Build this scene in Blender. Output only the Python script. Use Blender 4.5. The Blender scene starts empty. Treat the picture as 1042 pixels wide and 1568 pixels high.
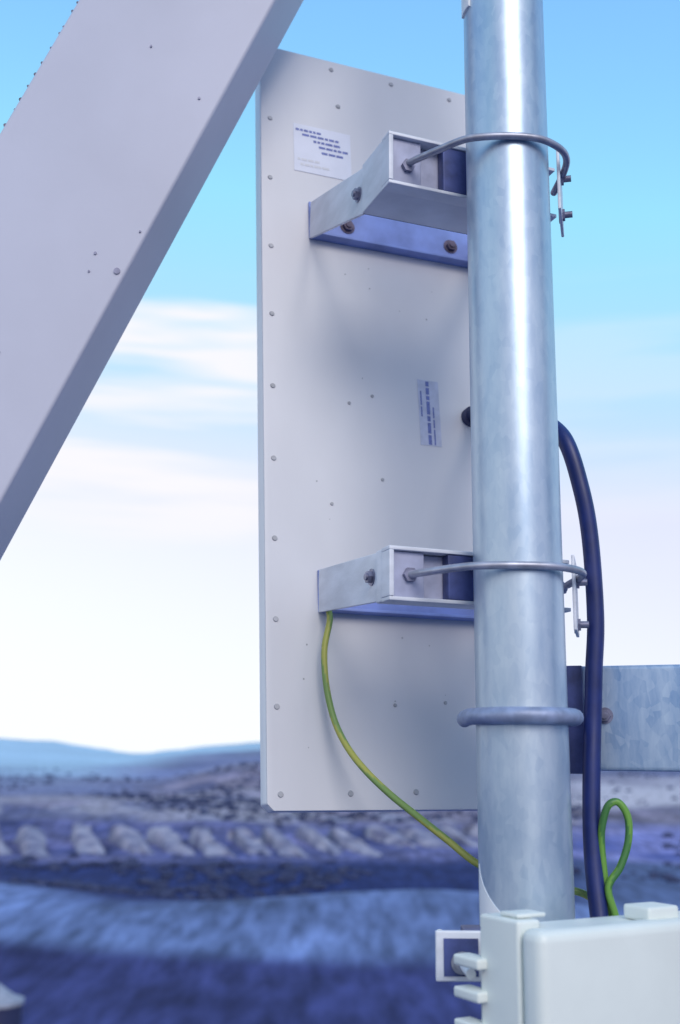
import bpy, bmesh, math, random
from mathutils import Vector as V, Matrix, noise
random.seed(4)
S=bpy.context.scene
S.view_settings.view_transform='Standard'; S.view_settings.look='None'; S.view_settings.exposure=0

# ---------------------------------------------------------------- materials
def newmat(name):
    m=bpy.data.materials.new(name); m.use_nodes=True
    nt=m.node_tree; return m,nt,nt.nodes['Principled BSDF']
def mat(name,col,rough=.5,metal=0,var=.15,scale=20,bump=0,bscale=80,col2=None,stretch=(1,1,1),spec=.5,detail=5):
    m,nt,b=newmat(name); N=nt.nodes; L=nt.links
    tc=N.new('ShaderNodeTexCoord'); mp=N.new('ShaderNodeMapping'); mp.inputs['Scale'].default_value=stretch
    L.new(tc.outputs['Object'],mp.inputs['Vector'])
    n=N.new('ShaderNodeTexNoise'); n.inputs['Scale'].default_value=scale; n.inputs['Detail'].default_value=detail
    L.new(mp.outputs[0],n.inputs['Vector'])
    r=N.new('ShaderNodeValToRGB')
    c2=col2 or tuple(c*(1-var) for c in col)
    r.color_ramp.elements[0].position=.35; r.color_ramp.elements[1].position=.65
    r.color_ramp.elements[0].color=(*c2,1); r.color_ramp.elements[1].color=(*col,1)
    L.new(n.outputs['Fac'],r.inputs[0]); L.new(r.outputs[0],b.inputs['Base Color'])
    b.inputs['Roughness'].default_value=rough; b.inputs['Metallic'].default_value=metal
    b.inputs['Specular IOR Level'].default_value=spec
    if bump:
        n2=N.new('ShaderNodeTexNoise'); n2.inputs['Scale'].default_value=bscale; n2.inputs['Detail'].default_value=4
        L.new(mp.outputs[0],n2.inputs['Vector'])
        bp=N.new('ShaderNodeBump'); bp.inputs['Strength'].default_value=bump; bp.inputs['Distance'].default_value=.002
        L.new(n2.outputs['Fac'],bp.inputs['Height']); L.new(bp.outputs[0],b.inputs['Normal'])
    return m
M_panel=mat('panel_paint',(.73,.72,.75),.45,0,.09,5,.05,60,stretch=(1,1,.5))
M_side=mat('radome_white',(.87,.88,.9),.4,0,.05,8)
M_brk=mat('bracket_aluminium',(.76,.78,.85),.42,.08,.18,14,.12,120,stretch=(1,1,3))
M_web=mat('channel_web_zinc',(.44,.46,.62),.45,.25,.3,22,.1,120)
M_base_shade=mat('zinc_shade_blue',(.28,.36,.74),.5,.2,.28,18,.15,150)  # dark blue tint puts the shade under the channel box into the base plate
M_shade_steel=mat('shade_blue_steel',(.075,.10,.29),.5,.2,.5,30)  # deep blue holds shade for block, beam plate and recess; clamp jaw shares it
M_dark=mat('dark_rubber',(.025,.032,.10),.6,0,.3,30)
M_bolt=mat('bolt_steel',(.32,.32,.44),.4,.6,.4,60)
M_rivet=mat('rivet_dull',(.46,.46,.49),.5,.15,.25,60)
M_rust=mat('bolt_tarnished',(.18,.14,.2),.6,.4,.5,60)
M_ubolt=mat('ubolt_zinc',(.48,.49,.58),.38,.5,.35,40)
M_brace=mat('brace_paint',(.55,.55,.65),.5,0,.08,4,.05,90)
M_white=mat('unit_white',(.77,.81,.77),.4,0,.07,9,.04,200)
M_cable=mat('blue_black_cable',(.014,.028,.16),.42,0,.3,30)
M_label=mat('label_paper',(.80,.81,.90),.6,0,.05,30)
M_label2=mat('rating_label_faded',(.62,.64,.78),.6,0,.16,60)
M_ink=mat('label_ink',(.20,.24,.55),.7,0,.3,200)
M_ring=mat('clamp_ring',(.34,.40,.58),.5,.35,.3,50,.2,120)

def galv(name,base,base2,rough,metal,lo=.3,hi=1.0,spangle=.14):
    m,nt,b=newmat(name); N=nt.nodes; L=nt.links
    tc=N.new('ShaderNodeTexCoord')
    v=N.new('ShaderNodeTexVoronoi'); v.inputs['Scale'].default_value=110
    mp=N.new('ShaderNodeMapping'); mp.inputs['Scale'].default_value=(1,1,.6)
    L.new(tc.outputs['Object'],mp.inputs[0]); L.new(mp.outputs[0],v.inputs['Vector'])
    n=N.new('ShaderNodeTexNoise'); n.inputs['Scale'].default_value=9; n.inputs['Detail'].default_value=8; n.inputs['Roughness'].default_value=.65
    mp2=N.new('ShaderNodeMapping'); mp2.inputs['Scale'].default_value=(3,3,.7)
    L.new(tc.outputs['Object'],mp2.inputs[0]); L.new(mp2.outputs[0],n.inputs['Vector'])
    bw=N.new('ShaderNodeRGBToBW'); L.new(v.outputs['Color'],bw.inputs[0])
    a=N.new('ShaderNodeMath'); a.operation='MULTIPLY'; a.inputs[1].default_value=spangle; L.new(bw.outputs[0],a.inputs[0])
    ad=N.new('ShaderNodeMath'); ad.operation='ADD'; L.new(a.outputs[0],ad.inputs[0]); L.new(n.outputs['Fac'],ad.inputs[1])
    r=N.new('ShaderNodeValToRGB'); r.color_ramp.elements[0].position=lo; r.color_ramp.elements[1].position=hi
    r.color_ramp.elements[0].color=(*base2,1); r.color_ramp.elements[1].color=(*base,1)
    L.new(ad.outputs[0],r.inputs[0]); L.new(r.outputs[0],b.inputs['Base Color'])
    b.inputs['Metallic'].default_value=metal
    rr=N.new('ShaderNodeMapRange'); rr.inputs['To Min'].default_value=rough-.06; rr.inputs['To Max'].default_value=rough+.09
    L.new(ad.outputs[0],rr.inputs[0]); L.new(rr.outputs[0],b.inputs['Roughness'])
    bp=N.new('ShaderNodeBump'); bp.inputs['Strength'].default_value=.08; bp.inputs['Distance'].default_value=.001
    L.new(ad.outputs[0],bp.inputs['Height']); L.new(bp.outputs[0],b.inputs['Normal'])
    return m
M_pole=galv('galvanised_steel',(.62,.70,.77),(.34,.45,.59),.34,.6,.33,.9,.17)
M_beam=galv('galvanised_beam',(.52,.63,.76),(.17,.30,.52),.45,.45,.4,.85,.2)

def wiremat():
    m,nt,b=newmat('earth_wire_green_yellow'); N=nt.nodes; L=nt.links
    at=N.new('ShaderNodeAttribute'); at.attribute_name='stripe'
    L.new(at.outputs['Color'],b.inputs['Base Color']); b.inputs['Roughness'].default_value=.45
    return m
M_wire=wiremat()

# ---------------------------------------------------------------- helpers
def link(o,parent=None):
    S.collection.objects.link(o)
    if parent: o.parent=parent
    return o
def empty(name):
    e=bpy.data.objects.new(name,None); e.empty_display_size=.1; return link(e)
def mesh(name,vs,fs,m,parent=None,bevel=0,smooth=False,seg=3):
    me=bpy.data.meshes.new(name); me.from_pydata([tuple(v) for v in vs],[],fs); me.materials.append(m)
    bm=bmesh.new(); bm.from_mesh(me); bmesh.ops.recalc_face_normals(bm,faces=bm.faces)
    if bevel:
        bmesh.ops.bevel(bm,geom=list(bm.edges),offset=bevel,segments=seg,affect='EDGES',profile=.6,clamp_overlap=True)
    bm.to_mesh(me); bm.free()
    if smooth or bevel:
        for p in me.polygons: p.use_smooth=True
        if bevel or smooth=='auto':
            try: me.set_sharp_from_angle(angle=math.radians(50))
            except Exception: pass
    o=bpy.data.objects.new(name,me); return link(o,parent)
HF=[(0,1,3,2),(4,6,7,5),(0,4,5,1),(2,3,7,6),(0,2,6,4),(1,5,7,3)]
def box(name,O,A,B,C,ra,rb,rc,m,parent=None,bevel=.001):
    vs=[O+A*a+B*b+C*c for a in ra for b in rb for c in rc]
    return mesh(name,vs,HF,m,parent,bevel)
def frame_of(d):
    d=d.normalized(); u=d.cross(V((0,0,1)));
    if u.length<.05: u=d.cross(V((1,0,0)))
    u.normalize(); return u,d.cross(u).normalized()
def cyl(name,p0,p1,r,m,parent=None,n=24,r1=None,hexa=False):
    p0=V(p0);p1=V(p1);u,w=frame_of(p1-p0); k=6 if hexa else n; r1=r1 or r
    vs=[]
    for P,R in((p0,r),(p1,r1)):
        for i in range(k):
            a=2*math.pi*i/k; vs.append(P+u*R*math.cos(a)+w*R*math.sin(a))
    fs=[(i,(i+1)%k,k+(i+1)%k,k+i) for i in range(k)]+[tuple(range(k)),tuple(range(k,2*k))]
    return mesh(name,vs,fs,m,parent,smooth='auto')
def catmull(P,n=12):
    P=[V(p) for p in P]; Q=[P[0]*2-P[1]]+P+[P[-1]*2-P[-2]]; out=[]
    for i in range(1,len(Q)-2):
        a,b,c,d=Q[i-1:i+3]
        for j in range(n):
            t=j/n
            out.append(.5*((2*b)+(c-a)*t+(2*a-5*b+4*c-d)*t*t+(3*b-a-3*c+d)*t**3))
    out.append(P[-1]); return out
def tube(name,P,r,m,parent=None,n=14,sub=12,stripe=None):
    P=catmull(P,sub); vs=[];fs=[]
    T=[(P[min(i+1,len(P)-1)]-P[max(i-1,0)]).normalized() for i in range(len(P))]
    u,_=frame_of(T[0])
    for i,p in enumerate(P):
        u=(u-T[i]*u.dot(T[i])).normalized(); w=T[i].cross(u)
        for k in range(n):
            a=2*math.pi*k/n; vs.append(p+u*r*math.cos(a)+w*r*math.sin(a))
    for i in range(len(P)-1):
        for k in range(n):
            fs.append((i*n+k,i*n+(k+1)%n,(i+1)*n+(k+1)%n,(i+1)*n+k))
    fs+= [tuple(range(n)),tuple(range((len(P)-1)*n,len(P)*n))]
    o=mesh(name,vs,fs,m,parent,smooth=True)
    if stripe:
        ca=o.data.color_attributes.new('stripe','FLOAT_COLOR','POINT')
        for i in range(len(P)):
            tw=i*.12
            for k in range(n):
                s=math.sin(2*math.pi*k/n+tw)
                ca.data[i*n+k].color=(*(stripe[0] if s>.1 else stripe[1]),1)
    return o

# ---------------------------------------------------------------- local frames
PC=V((.2295,1.41,0)); PX=V((.932,.363,0)).normalized(); NX=V((.363,-.932,0)).normalized(); Z=V((0,0,1)); XX=V((1,0,0)); YY=V((0,1,0)); OO=V((0,0,0))
def F(p,n,z): return PC+PX*p+NX*n+Z*z
AO=V((-.1093,1.632,0)); AP=PX; AQ=V((-.0393,.101,1)).normalized(); AN=-AP.cross(AQ).normalized()
if AN.y>0: AN=-AN

# ---------------------------------------------------------------- steel mast pole
mast=empty('steel_mast_pole')
def polepart():
    n=96
    zs=[-4+i*.2 for i in range(30)]; vs=[];fs=[]
    for z in zs:
        for k in range(n):
            a=2*math.pi*k/n; vs.append((PC.x+.057*math.cos(a),PC.y+.057*math.sin(a),z))
    for i in range(len(zs)-1):
        for k in range(n): fs.append((i*n+k,i*n+(k+1)%n,(i+1)*n+(k+1)%n,(i+1)*n+k))
    fs.append(tuple(range((len(zs)-1)*n,len(zs)*n)))
    mesh('pole_tube',vs,fs,M_pole,mast,smooth='auto')
polepart()
def arcpatch(name,a0,a1,z0,z1,r,m,par,slant=0):
    vs=[];fs=[];n=14
    for i in range(n+1):
        a=a0+(a1-a0)*i/n
        for rr in (.0565,r):
            for z in (z0,z1-slant*(i/n)**.7): vs.append((PC.x+rr*math.cos(a),PC.y+rr*math.sin(a),z))
    for i in range(n):
        b=i*4; c=b+4
        fs+=[(b+2,b+3,c+3,c+2),(b+1,b,c,c+1),(b,b+2,c+2,c),(b+3,b+1,c+1,c+3)]
    fs+=[(0,1,3,2),(n*4,n*4+2,n*4+3,n*4+1)]
    mesh(name,vs,fs,m,par,smooth='auto')
arcpatch('white_tag_top',math.radians(178),math.radians(207),1.05,1.10,.0600,M_side,mast)
arcpatch('white_tag_bottom',math.radians(185),math.radians(240),-.20,-.12,.0576,M_side,mast,.06)
arcpatch('seam_ring',0,2*math.pi,.628,.631,.0572,M_pole,mast)

# ---------------------------------------------------------------- flat panel antenna
ant=empty('flat_panel_antenna')
def panelbody():
    w0,w1,s0,s1=.008,.47,-.071,1.262
    c=.010
    out=[(w0+c,s0),(w1-c,s0),(w1,s0+c),(w1,s1-c),(w1-c,s1),(w0+c,s1),(w0,s1-c),(w0,s0+c)]
    def prism(name,pts,d0,d1,m,bv):
        k=len(pts); vs=[AO+AP*a+AQ*b+AN*d for d in(d0,d1) for a,b in pts]
        fs=[tuple(range(k)),tuple(range(2*k-1,k-1,-1))]+[(i,(i+1)%k,k+(i+1)%k,k+i) for i in range(k)]
        mesh(name,vs,fs,m,ant,bv)
    prism('back_plate',out,-.004,0,M_panel,.0012)
    prism('radome',[(a,b) for a,b in out],-.034,-.0042,M_side,.003)
panelbody()
riv=[(.025,1.241),(.144,1.243),(.264,1.243),(.385,1.240),(.025,1.107),(.155,1.165),(.024,.985),(.024,.85),(.024,.722),(.024,.592),(.024,.467),(.024,.335),(.024,.208),(.024,.077),
     (.028,-.048),(.136,-.047),(.242,-.045),(.35,-.045),(.156,.579),(.198,.597),(.214,.084),(.445,1.1),(.445,.9),(.445,.7),(.445,.5),(.445,.3),(.445,.1),(.445,-.045),(.30,.09),(.21,.45),(.12,.40)]
for i,(a,b) in enumerate(riv):
    c=AO+AP*a+AQ*b
    cyl(f'rivet_{i}',c-AN*.001,c+AN*.0018,.0052 if i<18 else .0034,M_rivet,ant,14,.0036 if i<18 else .0024)
def onpanel(name,a0,a1,b0,b1,m,d0=.0003,d1=.0010,par=None):
    return box(name,AO,AP,AQ,AN,(a0,a1),(b0,b1),(d0,d1),m,par or ant,0)
onpanel('maker_label',.068,.176,1.01,1.108,M_label)
for j,(y,L,a) in enumerate([(1.096,.045,.072),(1.087,.07,.084),(1.077,.04,.105),(1.067,.05,.115),(1.056,.03,.12),(1.035,.035,.075),(1.025,.05,.08)]):
    x=a
    while x<a+L:
        w=random.uniform(.004,.014); onpanel(f'print_{j}_{int(x*1e4)}',x,min(x+w,.172),y-.0022,y+.0022,M_ink if j<5 else M_panel,.0011,.0014); x+=w+.002
onpanel('rating_label',.283,.322,.520,.640,M_label2,.0002,.0006)
for j in range(3):
    y=.522+(.05 if j==0 else 0); x=.288+j*.011
    while y<.632-(.04 if j==2 else 0):
        h=random.uniform(.006,.028)
        if random.random()<.8: onpanel(f'rating_print_{j}_{int(y*1e4)}',x-.0012,x+.0014+(.0035 if j==1 else 0),y,min(y+h,.638),M_ink,.0007,.0010)
        y+=h+.003
for i in range(20):
    a=random.uniform(.05,.42); b=random.uniform(-.03,.85)
    c=AO+AP*a+AQ*b; r=random.uniform(.0008,.0017)
    cyl(f'scuff_{i}',c+AN*.0001,c+AN*.0004,r,M_rivet,ant,8)
c=AO+AP*.380+AQ*.581
cyl('connector_base',c,c+AN*.012,.017,M_dark,ant,24); cyl('connector_boot',c+AN*.012,c+AN*.055,.013,M_dark,ant,20)

# ---------------------------------------------------------------- brackets
def hexbolt(name,c,d,par,r=.009,L=.006,stud=.004,m=M_bolt):
    cyl(name+'_washer',c,c+d*.0015,r*1.35,m,par,20)
    cyl(name+'_nut',c+d*.0015,c+d*(.0015+L),r,m,par,hexa=True)
    cyl(name+'_stud',c+d*(L),c+d*(L+stud),r*.55,m,par,14)
def bracket(zb0,zb1,depth,s0,s1,pz0,pz1,naway,tilt):
    b=empty('antenna_mount_bracket')
    pl,pr=-.153,.118
    def bx(name,p,n,z,m,bv=.0012): return box(name,PC,PX,NX,Z,p,n,z,m,b,bv)
    nf=-.061; nb=nf-depth
    bx('channel_body',(pl,pr),(nb,nf-.026),(zb0+.0005,zb1-.0005),M_brk,.002)
    bx('channel_web',(pl+.004,pr-.001),(nf-.0258,nf-.020),(zb0+.0065,zb1-.0065),M_web,0)
    bx('lip_top',(pl-.0005,pr),(nf-.0258,nf),(zb1-.005,zb1+.0003),M_brk)
    bx('lip_bottom',(pl-.0005,pr),(nf-.0258,nf),(zb0-.0003,zb0+.005),M_brk)
    bx('lip_left',(pl-.0007,pl+.006),(nf-.0258,nf+.0006),(zb0+.0052,zb1-.0052),M_brk)
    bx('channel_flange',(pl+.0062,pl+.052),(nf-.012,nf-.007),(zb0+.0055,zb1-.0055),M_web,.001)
    bx('pole_shade_block',(-.068,.062),(nf-.0195,nf-.002),(zb0+.0055,zb1-.0055),M_shade_steel,.002)  # added dark block; its colour stands for the pole's shade in the channel
    bx('spacer',(pl+.004,pr-.004),(nb-.005,nb-.0003),(zb0+.003,zb1-.003),M_dark,0)
    for nm,pp,pe,sg in(('arm_left',pl+.004,pl+.010,1),('arm_right',pr-.004,pr+.065,-1)):
        n1=nb-.0052
        vs=[]
        for dp in(0,.005*sg):
            vs+=[F(pp+dp,n1,zb0+.004),F(pp+dp,n1,zb1-.001),F(pe+dp,naway,pz1),F(pe+dp,naway-(.004),pz0)]
        mesh(nm,vs,[(0,1,2,3),(7,6,5,4),(0,4,5,1),(1,5,6,2),(2,6,7,3),(3,7,4,0)],M_brk,b,.001)
    cz=(zb0+zb1)/2
    hexbolt('arm_bolt',F(pl+.004,nb-.024,cz+.004+tilt),-PX,b,.0085,m=M_bolt)
    hexbolt('pivot_bolt_right',F(pr-.001,nb+.02,cz),PX,b,.0085,m=M_bolt)
    box('base_plate',AO,AP,AQ,AN,(.092,.425),(s0,s1),(.0006,.006),M_base_shade,b,.001)
    box('base_bottom_flange',AO,AP,AQ,AN,(.092,.425),(s0-.0003,s0+.0045),(.0062,.022),M_base_shade,b,.001)
    for i,w in enumerate((.162,.362)):
        hexbolt(f'base_bolt_{i}',AO+AP*w+AQ*(s0+.034)+AN*.006,AN,b,.010,m=M_rust)
    return b,nf,cz
b1,nf,cz=bracket(.789,.869,.100,.877,.948,.872,.938,-.418,0)
b2,_,cz2=bracket(.202,.273,.045,.222,.288,.221,.287,-.352,0)
for b,z,zz in((b1,.823,.826),(b2,.237,.237)):
    rb=[(.066,1.456,zz),(.094,1.423,zz),(.130,1.385,z),(.163,1.358,z),(.190,1.350,z),(.217,1.3475,z),(.245,1.349,z),(.272,1.357,z),(.300,1.381,z),(.313,1.41,z),(.315,1.45,z),(.312,1.50,z)]
    tube('u_bolt',rb,.0050,M_ubolt,b)
    cyl('u_bolt_ferrule',F(-.122,nf-.0068,z),F(-.122,nf-.001,z),.010,M_bolt,b,hexa=True)
    for dz in(0,-.056):
        hexbolt('side_nut',V((.309,1.455,z+dz-.004)),V((.97,-.24,0)),b,.0085,.007,.012)
box('cheek_plate',OO,V((.242,.97,0)),V((.97,-.242,0)),Z,(1.44,1.53),(-.0515,-.0475),(.75,.845),M_brk,b1)
box('cheek_plate',OO,V((.242,.97,0)),V((.97,-.242,0)),Z,(1.44,1.53),(-.0515,-.0475),(.165,.262),M_brk,b2)

# ---------------------------------------------------------------- earth wires
G1=(.36,.36,.07);G2=(.17,.27,.07)
w1=tube('earth_wire',[V(p) for p in [(-.016,1.672,.225),(-.014,1.664,.205),(-.021,1.655,.165),(-.020,1.65,.126),(-.014,1.645,.088),(-.003,1.635,.051),(.015,1.62,.017),(.039,1.60,-.013),(.072,1.575,-.044),(.108,1.55,-.072),(.146,1.525,-.101),(.185,1.50,-.130),(.24,1.495,-.15),(.310,1.49,-.161),(.34,1.47,-.18)]],.0048,M_wire,stripe=(G1,G2))
w2=tube('earth_wire',[V(p) for p in [(.345,1.44,-.21),(.343,1.44,-.183),(.336,1.44,-.150),(.352,1.44,-.125),(.363,1.44,-.095),(.364,1.44,-.066),(.353,1.44,-.048),(.340,1.44,-.052),(.333,1.445,-.075),(.332,1.45,-.10),(.335,1.45,-.15),(.34,1.45,-.2)]],.0046,M_wire,stripe=((.06,.19,.05),(.14,.32,.05)))

# ---------------------------------------------------------------- feeder cable
tube('feeder_cable',[V(p) for p in [tuple(c+AN*.05),(.275,1.60,.55),(.290,1.53,.485),(.311,1.48,.437),(.328,1.47,.368),(.338,1.47,.297),(.341,1.47,.19),(.336,1.47,.12),(.332,1.47,.058),(.327,1.465,-.0),(.323,1.46,-.066),(.322,1.455,-.12),(.324,1.445,-.181),(.326,1.43,-.24)]],.0115,M_cable,n=18)

# ---------------------------------------------------------------- support arm + clamp ring + tower leg
arm=empty('galvanised_support_arm')
BD=V((.94,-.34,0)).normalized(); BN=V((-.34,-.94,0)).normalized(); BO=V((.314,1.52,0))
box('square_beam',BO,BD,BN,Z,(-.105,.75),(-.10,0),(-.010,.1285),M_beam,arm,.006)
box('beam_shade_plate',BO,BD,BN,Z,(-.10,.018),(.0006,.014),(-.014,.128),M_shade_steel,arm)  # dark plate added where pole and cable shade the beam end
hexbolt('beam_bolt',BO+BD*.045+Z*.062,BN,arm,.008,m=M_bolt)
zr=.055; rr=.0655
pts=[]
for a in range(180,361,15):
    aa=math.radians(a); pts.append(V((PC.x+rr*math.cos(aa),PC.y+rr*math.sin(aa),zr)))
pts=[V((PC.x-rr+.004,1.50,zr)),V((PC.x-rr,1.455,zr))]+pts+[V((PC.x+rr,1.46,zr)),V((PC.x+rr,1.52,zr))]
tube('clamp_ring',pts,.0104,M_ring,arm,sub=5)
leg=empty('tower_leg')
LP=BO+BD*.75
box('angle_flange_a',LP,BD,BN,Z,(.002,.014),(-.2,.08),(-15.4,7.5),M_beam,leg,.002)
box('angle_flange_b',LP,BD,BN,Z,(.0145,.22),(-.2,-.188),(-15.4,7.5),M_beam,leg,.002)

# ---------------------------------------------------------------- diagonal brace
br=empty('diagonal_brace')
T=YY; B0=V((-.3225,1.55,.721))
D=V((.4145,0,.910)).normalized(); W=V((-.910,0,.4145)).normalized()
box('brace_tube',B0,D,W,T,(-17.7,6.2),(-.001,.284),(0,.12),M_brace,br,.006)
x=-.9
while x<1.3:
    cc=B0+D*x+W*(.2835+random.uniform(-.001,.0015))
    cyl('edge_rivet',cc-T*.002+T*.006,cc+T*.010,random.uniform(.0018,.0034),M_rust,br,8)
    x+=.013*random.uniform(.6,2.4)
for a,w,r in((-.012,.012,.0050),(.0,.055,.0022),(-.03,.05,.0016),(.35,.14,.0018),(.06,.01,.0016),(-.2,.11,.0016),(.3,.03,.002)):
    cc=B0+D*a+W*w; cyl('brace_rivet',cc-T*.002,cc+T*.001,r,M_bolt,br,14)

# ---------------------------------------------------------------- remote radio unit
ru=empty('outdoor_radio_unit')
UA=V((.87,.493,0)).normalized(); UB=V((-.493,.87,0)).normalized(); UC=V((.200,1.15,0))
def ub(name,a,b,c,m=M_white,bv=.004,par=None): return box(name,UC,UA,UB,Z,a,b,c,m,par or ru,bv)
ub('front_cover',(0,.36),(0,.034),(-.62,-.162),bv=.012)
ub('housing',(.006,.354),(.0345,.085),(-.615,-.166),bv=.004)
ub('top_hump',(.165,.210),(.02,.06),(-.1655,-.150),bv=.004)
ub('corner_post',(.000,.03),(.0355,.100),(-.62,-.156),bv=.004)
ub('corner_lug',(.008,.045),(.045,.075),(-.1555,-.151),bv=.002)
for i in range(13):
    z=-.205-i*.032
    ub(f'fin_{i}',(.002,.35),(.1005,.125),(z-.0025,z+.0025),bv=.001)
    ub(f'fin_pin_{i}',(-.012,.010),(.088,.132),(z-.0055,z+.0055),bv=.003)
ub('mount_bar',(.13,.22),(.1255,.150),(-.28,-.215),M_brk)
ub('mount_bar_low',(.13,.22),(.1255,.150),(-.55,-.48),M_brk)
box('clamp_plate',OO,XX,YY,Z,(.112,.26),(1.325,1.331),(-.240,-.186),M_brk,ru,.002)
box('recess_shade_sheet',OO,XX,YY,Z,(.121,.160),(1.3235,1.3248),(-.234,-.194),M_shade_steel,ru,0)  # dark sheet on the plate; its colour gives the recess its shade
box('clamp_jaw',OO,XX,YY,Z,(.150,.18),(1.332,1.42),(-.236,-.192),M_shade_steel,ru,.002)
cyl('clamp_rod',(.145,1.27,-.222),(.132,1.50,-.214),.0055,M_side,ru)
hexbolt('clamp_nut',V((.141,1.322,-.2195)),V((0,-1,0)),ru,.009,.008,.004,M_ubolt)
cyl('cable_gland',V((.326,1.445,-.30)),V((.325,1.445,-.19)),.016,M_dark,ru)
ub('gland_box',(.19,.33),(.16,.26),(-.45,-.205),M_side,.004)

# ---------------------------------------------------------------- terrain
def sm(a,b,x):
    t=max(0,min(1,(x-a)/(b-a))); return t*t*(3-2*t)
def G(x,y,cx,cy,sx,sy): return math.exp(-((x-cx)/sx)**2/2-((y-cy)/sy)**2/2)
def nz(x,y,s,o=0): return noise.fractal(V((x/s+o,y/s-o,o)),1,2,4)
def height(x,y):
    r=math.hypot(x,y); az=x/y if y>1 else 0
    z=-15+.5*nz(x,y,40)*sm(20,80,r)
    if y>0:
        z+=3.9*G(x,y,-52,112,26,22)+3.2*G(x,y,10,106,15,11)-1.5*G(x,y,-10,135,40,14)
        z+=4*sm(185,260,y)*sm(420,300,y)*(1-.35*sm(-60,60,x))
        z+=2.2*sm(150,250,y)*nz(x,y,90,3)
        z+=G(r,0,760,0,130,1)*(9*math.exp(-((az+.08)/.05)**2)+5*nz(x,y,160,17))
        z+=G(r,0,1250,0,260,1)*(3+15*math.exp(-((az+.0)/.10)**2)+10*nz(x,y,260,7))
        z+=G(r,0,2600,0,600,1)*(4+42*math.exp(-((az+.0)/.16)**2)+26*nz(x,y,700,2))
    z+=G(r,0,6500,0,1300,1)*(24+60*math.exp(-((az+.31)/.06)**2)+120*abs(nz(x,y,1800,5)))
    return z
def colr(x,y):
    r=math.hypot(x,y); az=x/max(y,1); n1=nz(x,y,60,9); n2=nz(x,y,14,4); n3=nz(x,y,6,2)
    yy=y+14*nz(x,y,50,1) if y<400 else y
    dark=V((.022,.033,.115)); mid=V((.125,.165,.31)); brown=V((.20,.17,.23)); pur=V((.042,.047,.14))
    far=V((.15,.17,.30)); haze=V((.38,.52,.64))
    if y<=0: return mid*.6
    c=pur.lerp(mid,sm(84,90,y+.06*x+1*n2))
    c=c*(1+.4*n2+.3*n3)
    rgt=sm(.17,.24,az)
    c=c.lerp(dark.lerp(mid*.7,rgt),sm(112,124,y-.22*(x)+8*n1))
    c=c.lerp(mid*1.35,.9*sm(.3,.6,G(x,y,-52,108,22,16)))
    b3=dark*1.2+brown*.4*(1+n2)
    c=c.lerp(b3*(1+.6*n3+.8*rgt),sm(160,185,yy))
    b2=brown*(1+.5*n1+.7*n2)
    c=c.lerp(b2,sm(222,262,yy))
    if r>240:
        s=300 if r>900 else 80
        p1=nz(x,y*.6,s,12); p2=nz(x,y*.5,s*.35,31)
        c=c.lerp(V((.34,.31,.36)),.65*sm(.02,.25,p1))
        c=c.lerp(V((.08,.09,.19)),.7*sm(.04,.26,p2)*(1-.7*rgt))
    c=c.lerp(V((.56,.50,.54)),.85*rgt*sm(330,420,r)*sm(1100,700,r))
    reff=r*(1+1.8*sm(-.10,-.26,az))  # aerial haze is painted into the ground colour with distance, sooner at left
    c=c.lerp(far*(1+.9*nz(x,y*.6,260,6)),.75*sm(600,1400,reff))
    c=c.lerp(haze*(1+.3*nz(x,y*.6,900,6)),sm(1400,4000,reff))
    return c
def terrain():
    azs=[]; a=-180
    while a<180:
        azs.append(a); a+= .2 if -22<=a<27 else 4
    rs=[]; r=3.0
    while r<14000:
        rs.append(r); r*=1.013 if 60<r<900 else 1.03
    vs=[(0,0,-15)];cs=[(.1,.12,.25)]
    for r in rs:
        for a in azs:
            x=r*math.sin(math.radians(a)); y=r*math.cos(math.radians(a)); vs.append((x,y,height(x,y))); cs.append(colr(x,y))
    n=len(azs); fs=[(0,1+i,1+(i+1)%n) for i in range(n)]
    for j in range(len(rs)-1):
        for i in range(n):
            fs.append((1+j*n+i,1+(j+1)*n+i,1+(j+1)*n+(i+1)%n,1+j*n+(i+1)%n))
    m,nt,b=newmat('hill_ground'); N=nt.nodes;L=nt.links
    at=N.new('ShaderNodeAttribute'); at.attribute_name='soil_haze'
    tc=N.new('ShaderNodeTexCoord'); mp=N.new('ShaderNodeMapping'); mp.inputs['Rotation'].default_value=(0,0,.9); mp.inputs['Scale'].default_value=(1,.18,1)
    L.new(tc.outputs['Object'],mp.inputs[0])
    no=N.new('ShaderNodeTexNoise'); no.inputs['Scale'].default_value=.8; no.inputs['Detail'].default_value=6; L.new(mp.outputs[0],no.inputs['Vector'])
    mr=N.new('ShaderNodeMapRange'); mr.inputs['From Min'].default_value=.3; mr.inputs['From Max'].default_value=.7; mr.inputs['To Min'].default_value=.6; mr.inputs['To Max'].default_value=1.45
    L.new(no.outputs['Fac'],mr.inputs[0])
    mx=N.new('ShaderNodeVectorMath'); mx.operation='SCALE'; L.new(at.outputs['Color'],mx.inputs[0]); L.new(mr.outputs[0],mx.inputs['Scale'])
    L.new(mx.outputs[0],b.inputs['Base Color']); b.inputs['Roughness'].default_value=.95; b.inputs['Specular IOR Level'].default_value=.1
    me=bpy.data.meshes.new('ground'); me.from_pydata(vs,[],fs); me.materials.append(m)
    ca=me.color_attributes.new('soil_haze','FLOAT_COLOR','POINT')
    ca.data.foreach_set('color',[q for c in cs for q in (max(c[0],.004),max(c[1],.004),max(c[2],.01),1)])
    for p in me.polygons: p.use_smooth=True
    link(bpy.data.objects.new('ground',me))
terrain()

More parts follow.
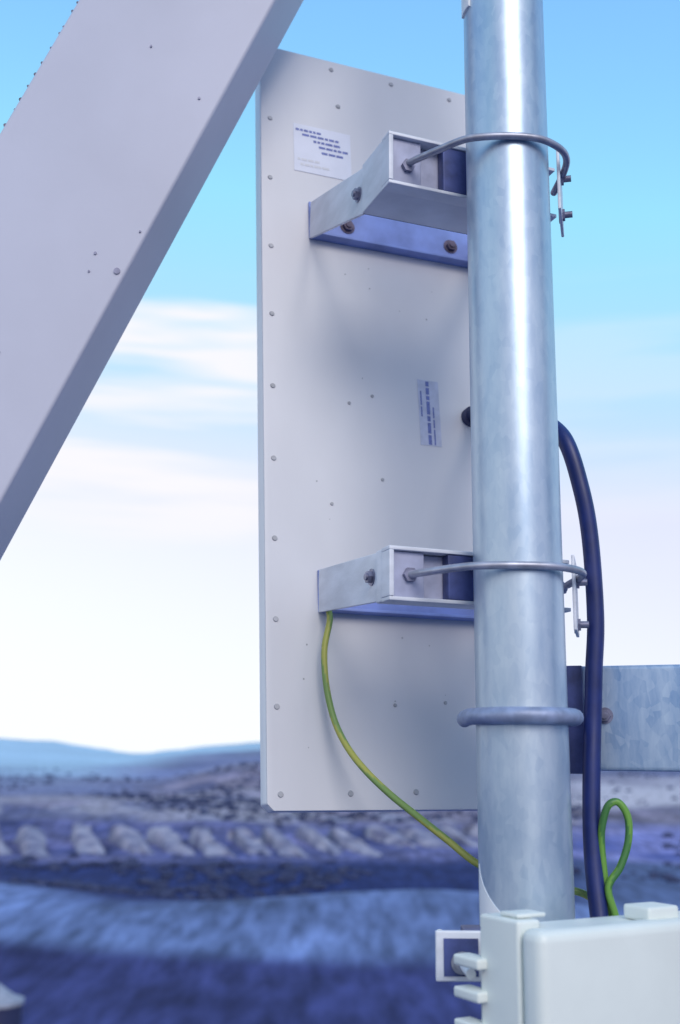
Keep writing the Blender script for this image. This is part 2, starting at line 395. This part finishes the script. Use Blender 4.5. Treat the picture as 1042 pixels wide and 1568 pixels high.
# pale terraces / spoil rows on the far slope : one object
M_spoil=mat('pale_spoil',(.38,.36,.44),.95,0,.3,.3,0,1,col2=(.15,.15,.24),spec=.1)
def spoil():
    vs=[];fs=[]
    def mound(cx,cy,w,l,h,sk):
        nu,nv=9,13; b=len(vs)
        for j in range(nv):
            for i in range(nu):
                u=i/(nu-1)*2-1; v=j/(nv-1)*2-1
                x=cx+u*w/2*(1-.1*v)+v*sk+.9*noise.noise(V((cx+u*2,v*2.5,cy))); y=cy+v*l/2+3*noise.noise(V((cx*1.3,u*1.5,v)))
                hh=h*(1-abs(u)**8)*(1-abs(v)**8)*(.15+.85*(v*.5+.5))
                vs.append((x,y,height(x,y)-.25+hh*(1+.4*noise.noise(V((x*.35,y*.2,2))))))
        for j in range(nv-1):
            for i in range(nu-1): fs.append((b+j*nu+i,b+j*nu+i+1,b+(j+1)*nu+i+1,b+(j+1)*nu+i))
    x=-72
    while x<40:
        t=(x+72)/120
        mound(x,188+24*t+random.uniform(-3,3),4.9-2.0*t+random.uniform(-.7,.7),25-11*t+random.uniform(-4,4),4.2-2.2*t,-4.5+1.8*t)
        x+=random.uniform(6.6,8.0)-1.4*t
    x=-74
    while x<60:
        mound(x,250+random.uniform(-8,8),random.uniform(3.0,7.5),random.uniform(8,16),1.2,-2.5)
        x+=random.uniform(9,20)
    mesh('spoil_heap_rows',vs,fs,M_spoil,None,smooth=True)
spoil()

# scattered dark scrub/trees : one object
M_tree=mat('scrub_foliage',(.060,.072,.14),.9,0,.5,.5,spec=.1,col2=(.032,.040,.09))
def scrub():
    vs=[];fs=[]
    bm=bmesh.new(); bmesh.ops.create_icosphere(bm,subdivisions=1,radius=1); bm.verts.ensure_lookup_table()
    bv=[v.co.copy() for v in bm.verts]; bf=[tuple(v.index for v in f.verts) for f in bm.faces]; bm.free()
    n=0
    while n<1800:
        y=128*math.exp(random.random()*2.2); az=random.uniform(-.38,.42); x=az*y
        if az>.2 and random.random()<.7: continue
        if y<185 and nz(x,y,40,21)<-.12: continue
        if y>=185 and nz(x,y*.5,90,21)<.07: continue
        if 168<y<240 and -80<x<54 and random.random()<.90: continue
        n+=1; s=random.uniform(.22,.66)*(1+y/600); b=len(vs); z=height(x,y); o=random.random()*99
        for q in bv:
            k=1+.6*noise.noise(q*2.3+V((o,0,0)))
            vs.append((x+q.x*s*k*1.5,y+q.y*s*k,z+s*.3+q.z*s*k*.7))
        fs+= [tuple(b+i for i in f) for f in bf]
    mesh('distant_scrub_trees',vs,fs,M_tree,None)
scrub()

# round water tank at lower left
M_tank=mat('tank_concrete',(.34,.36,.44),.8,0,.3,2)
wt=empty('water_tank')
tx,ty=-18.9,66; tz=height(tx,ty)
cyl('tank_wall',(tx,ty,tz-.5),(tx,ty,tz+1.3),1.5,M_dark,wt,48)
cyl('tank_rim',(tx,ty,tz+1.3),(tx,ty,tz+1.5),1.6,M_tank,wt,48)
cyl('tank_lid',(tx,ty,tz+1.5),(tx,ty,tz+2.3),1.35,M_tank,wt,48,.25)

# ---------------------------------------------------------------- world + sun
sunv=V((.26,-.95,0)).normalized()*math.cos(math.radians(33))+Z*math.sin(math.radians(33))
w=bpy.data.worlds.new('World'); S.world=w; w.use_nodes=True
N=w.node_tree.nodes; L=w.node_tree.links; bg=N['Background']
sky=N.new('ShaderNodeTexSky'); sky.sky_type='NISHITA'; sky.sun_disc=False
sky.sun_elevation=math.radians(33); sky.sun_rotation=math.atan2(sunv.x,sunv.y)
sky.air_density=1.0; sky.dust_density=1.2; sky.ozone_density=2.0; sky.altitude=300
tint=N.new('ShaderNodeVectorMath'); tint.operation='MULTIPLY'; tint.inputs[1].default_value=(1.95,2.7,2.85); L.new(sky.outputs[0],tint.inputs[0])
cap=N.new('ShaderNodeVectorMath'); cap.operation='MINIMUM'; cap.inputs[1].default_value=(5.0,5.3,7.0); L.new(tint.outputs[0],cap.inputs[0])
tc=N.new('ShaderNodeTexCoord'); sp=N.new('ShaderNodeSeparateXYZ'); L.new(tc.outputs['Generated'],sp.inputs[0])
mp=N.new('ShaderNodeMapping'); mp.inputs['Scale'].default_value=(1.6,1.6,17); mp.inputs['Location'].default_value=(.3,0,.35); L.new(tc.outputs['Generated'],mp.inputs[0])
n=N.new('ShaderNodeTexNoise'); n.inputs['Scale'].default_value=1.5; n.inputs['Detail'].default_value=4; n.inputs['Roughness'].default_value=.45; L.new(mp.outputs[0],n.inputs['Vector'])
cr=N.new('ShaderNodeMapRange'); cr.inputs['From Min'].default_value=.43; cr.inputs['From Max'].default_value=.56; cr.inputs['To Max'].default_value=.95; L.new(n.outputs['Fac'],cr.inputs[0])
def math2(op,a,b=None,c=None):
    q=N.new('ShaderNodeMath'); q.operation=op
    for i,v in enumerate((a,b,c)):
        if v is None: continue
        if isinstance(v,(int,float)): q.inputs[i].default_value=v
        else: L.new(v,q.inputs[i])
    return q.outputs[0]
def ss(v,a,b,t0=0,t1=1):
    q=N.new('ShaderNodeMapRange'); q.interpolation_type='SMOOTHSTEP'; q.inputs['From Min'].default_value=a; q.inputs['From Max'].default_value=b
    q.inputs['To Min'].default_value=t0; q.inputs['To Max'].default_value=t1; L.new(v,q.inputs[0]); return q.outputs[0]
lowband=ss(sp.outputs['Z'],.38,.42,1,0)
lowcut=ss(sp.outputs['Z'],.12,.24,0,1)
leftm=ss(sp.outputs['X'],-.10,.05,1,.2)
cl=math2('MULTIPLY',math2('MULTIPLY',math2('MULTIPLY',cr.outputs[0],lowband),lowcut),leftm)
sx=math2('MULTIPLY_ADD',sp.outputs['X'],.22,sp.outputs['Z'])
hz=ss(sx,-.02,.37,1,0)
mx=N.new('ShaderNodeMix'); mx.data_type='RGBA'; L.new(hz,mx.inputs['Factor']); L.new(cap.outputs[0],mx.inputs['A']); mx.inputs['B'].default_value=(6.7,7.0,7.3,1)
mix=N.new('ShaderNodeMix'); mix.data_type='RGBA'; L.new(cl,mix.inputs['Factor']); L.new(mx.outputs['Result'],mix.inputs['A']); mix.inputs['B'].default_value=(6.6,6.5,6.9,1)
L.new(mix.outputs['Result'],bg.inputs['Color']); bg.inputs['Strength'].default_value=.148
sl=bpy.data.lights.new('sun','SUN'); sl.energy=1.5; sl.angle=math.radians(28); sl.color=(1,.95,.88)
so=link(bpy.data.objects.new('sun',sl)); so.rotation_euler=sunv.to_track_quat('Z','Y').to_euler()

# ---------------------------------------------------------------- camera
cd=bpy.data.cameras.new('camera'); cam=link(bpy.data.objects.new('camera',cd)); S.camera=cam
t=math.atan(.2241); ph=.0091; R=V((1,0,0)); Fw=V((0,math.cos(t),math.sin(t))); U=V((0,-math.sin(t),math.cos(t)))
rt=R*math.cos(ph)+U*math.sin(ph); up=-R*math.sin(ph)+U*math.cos(ph); bk=-Fw
cam.matrix_world=Matrix(((rt.x,up.x,bk.x,0),(rt.y,up.y,bk.y,0),(rt.z,up.z,bk.z,0),(0,0,0,1)))
cd.sensor_fit='VERTICAL'; cd.sensor_height=36; cd.lens=36*1700/1568; cd.clip_start=.05; cd.clip_end=40000
cd.dof.use_dof=True; cd.dof.focus_distance=1.55; cd.dof.aperture_fstop=4.0
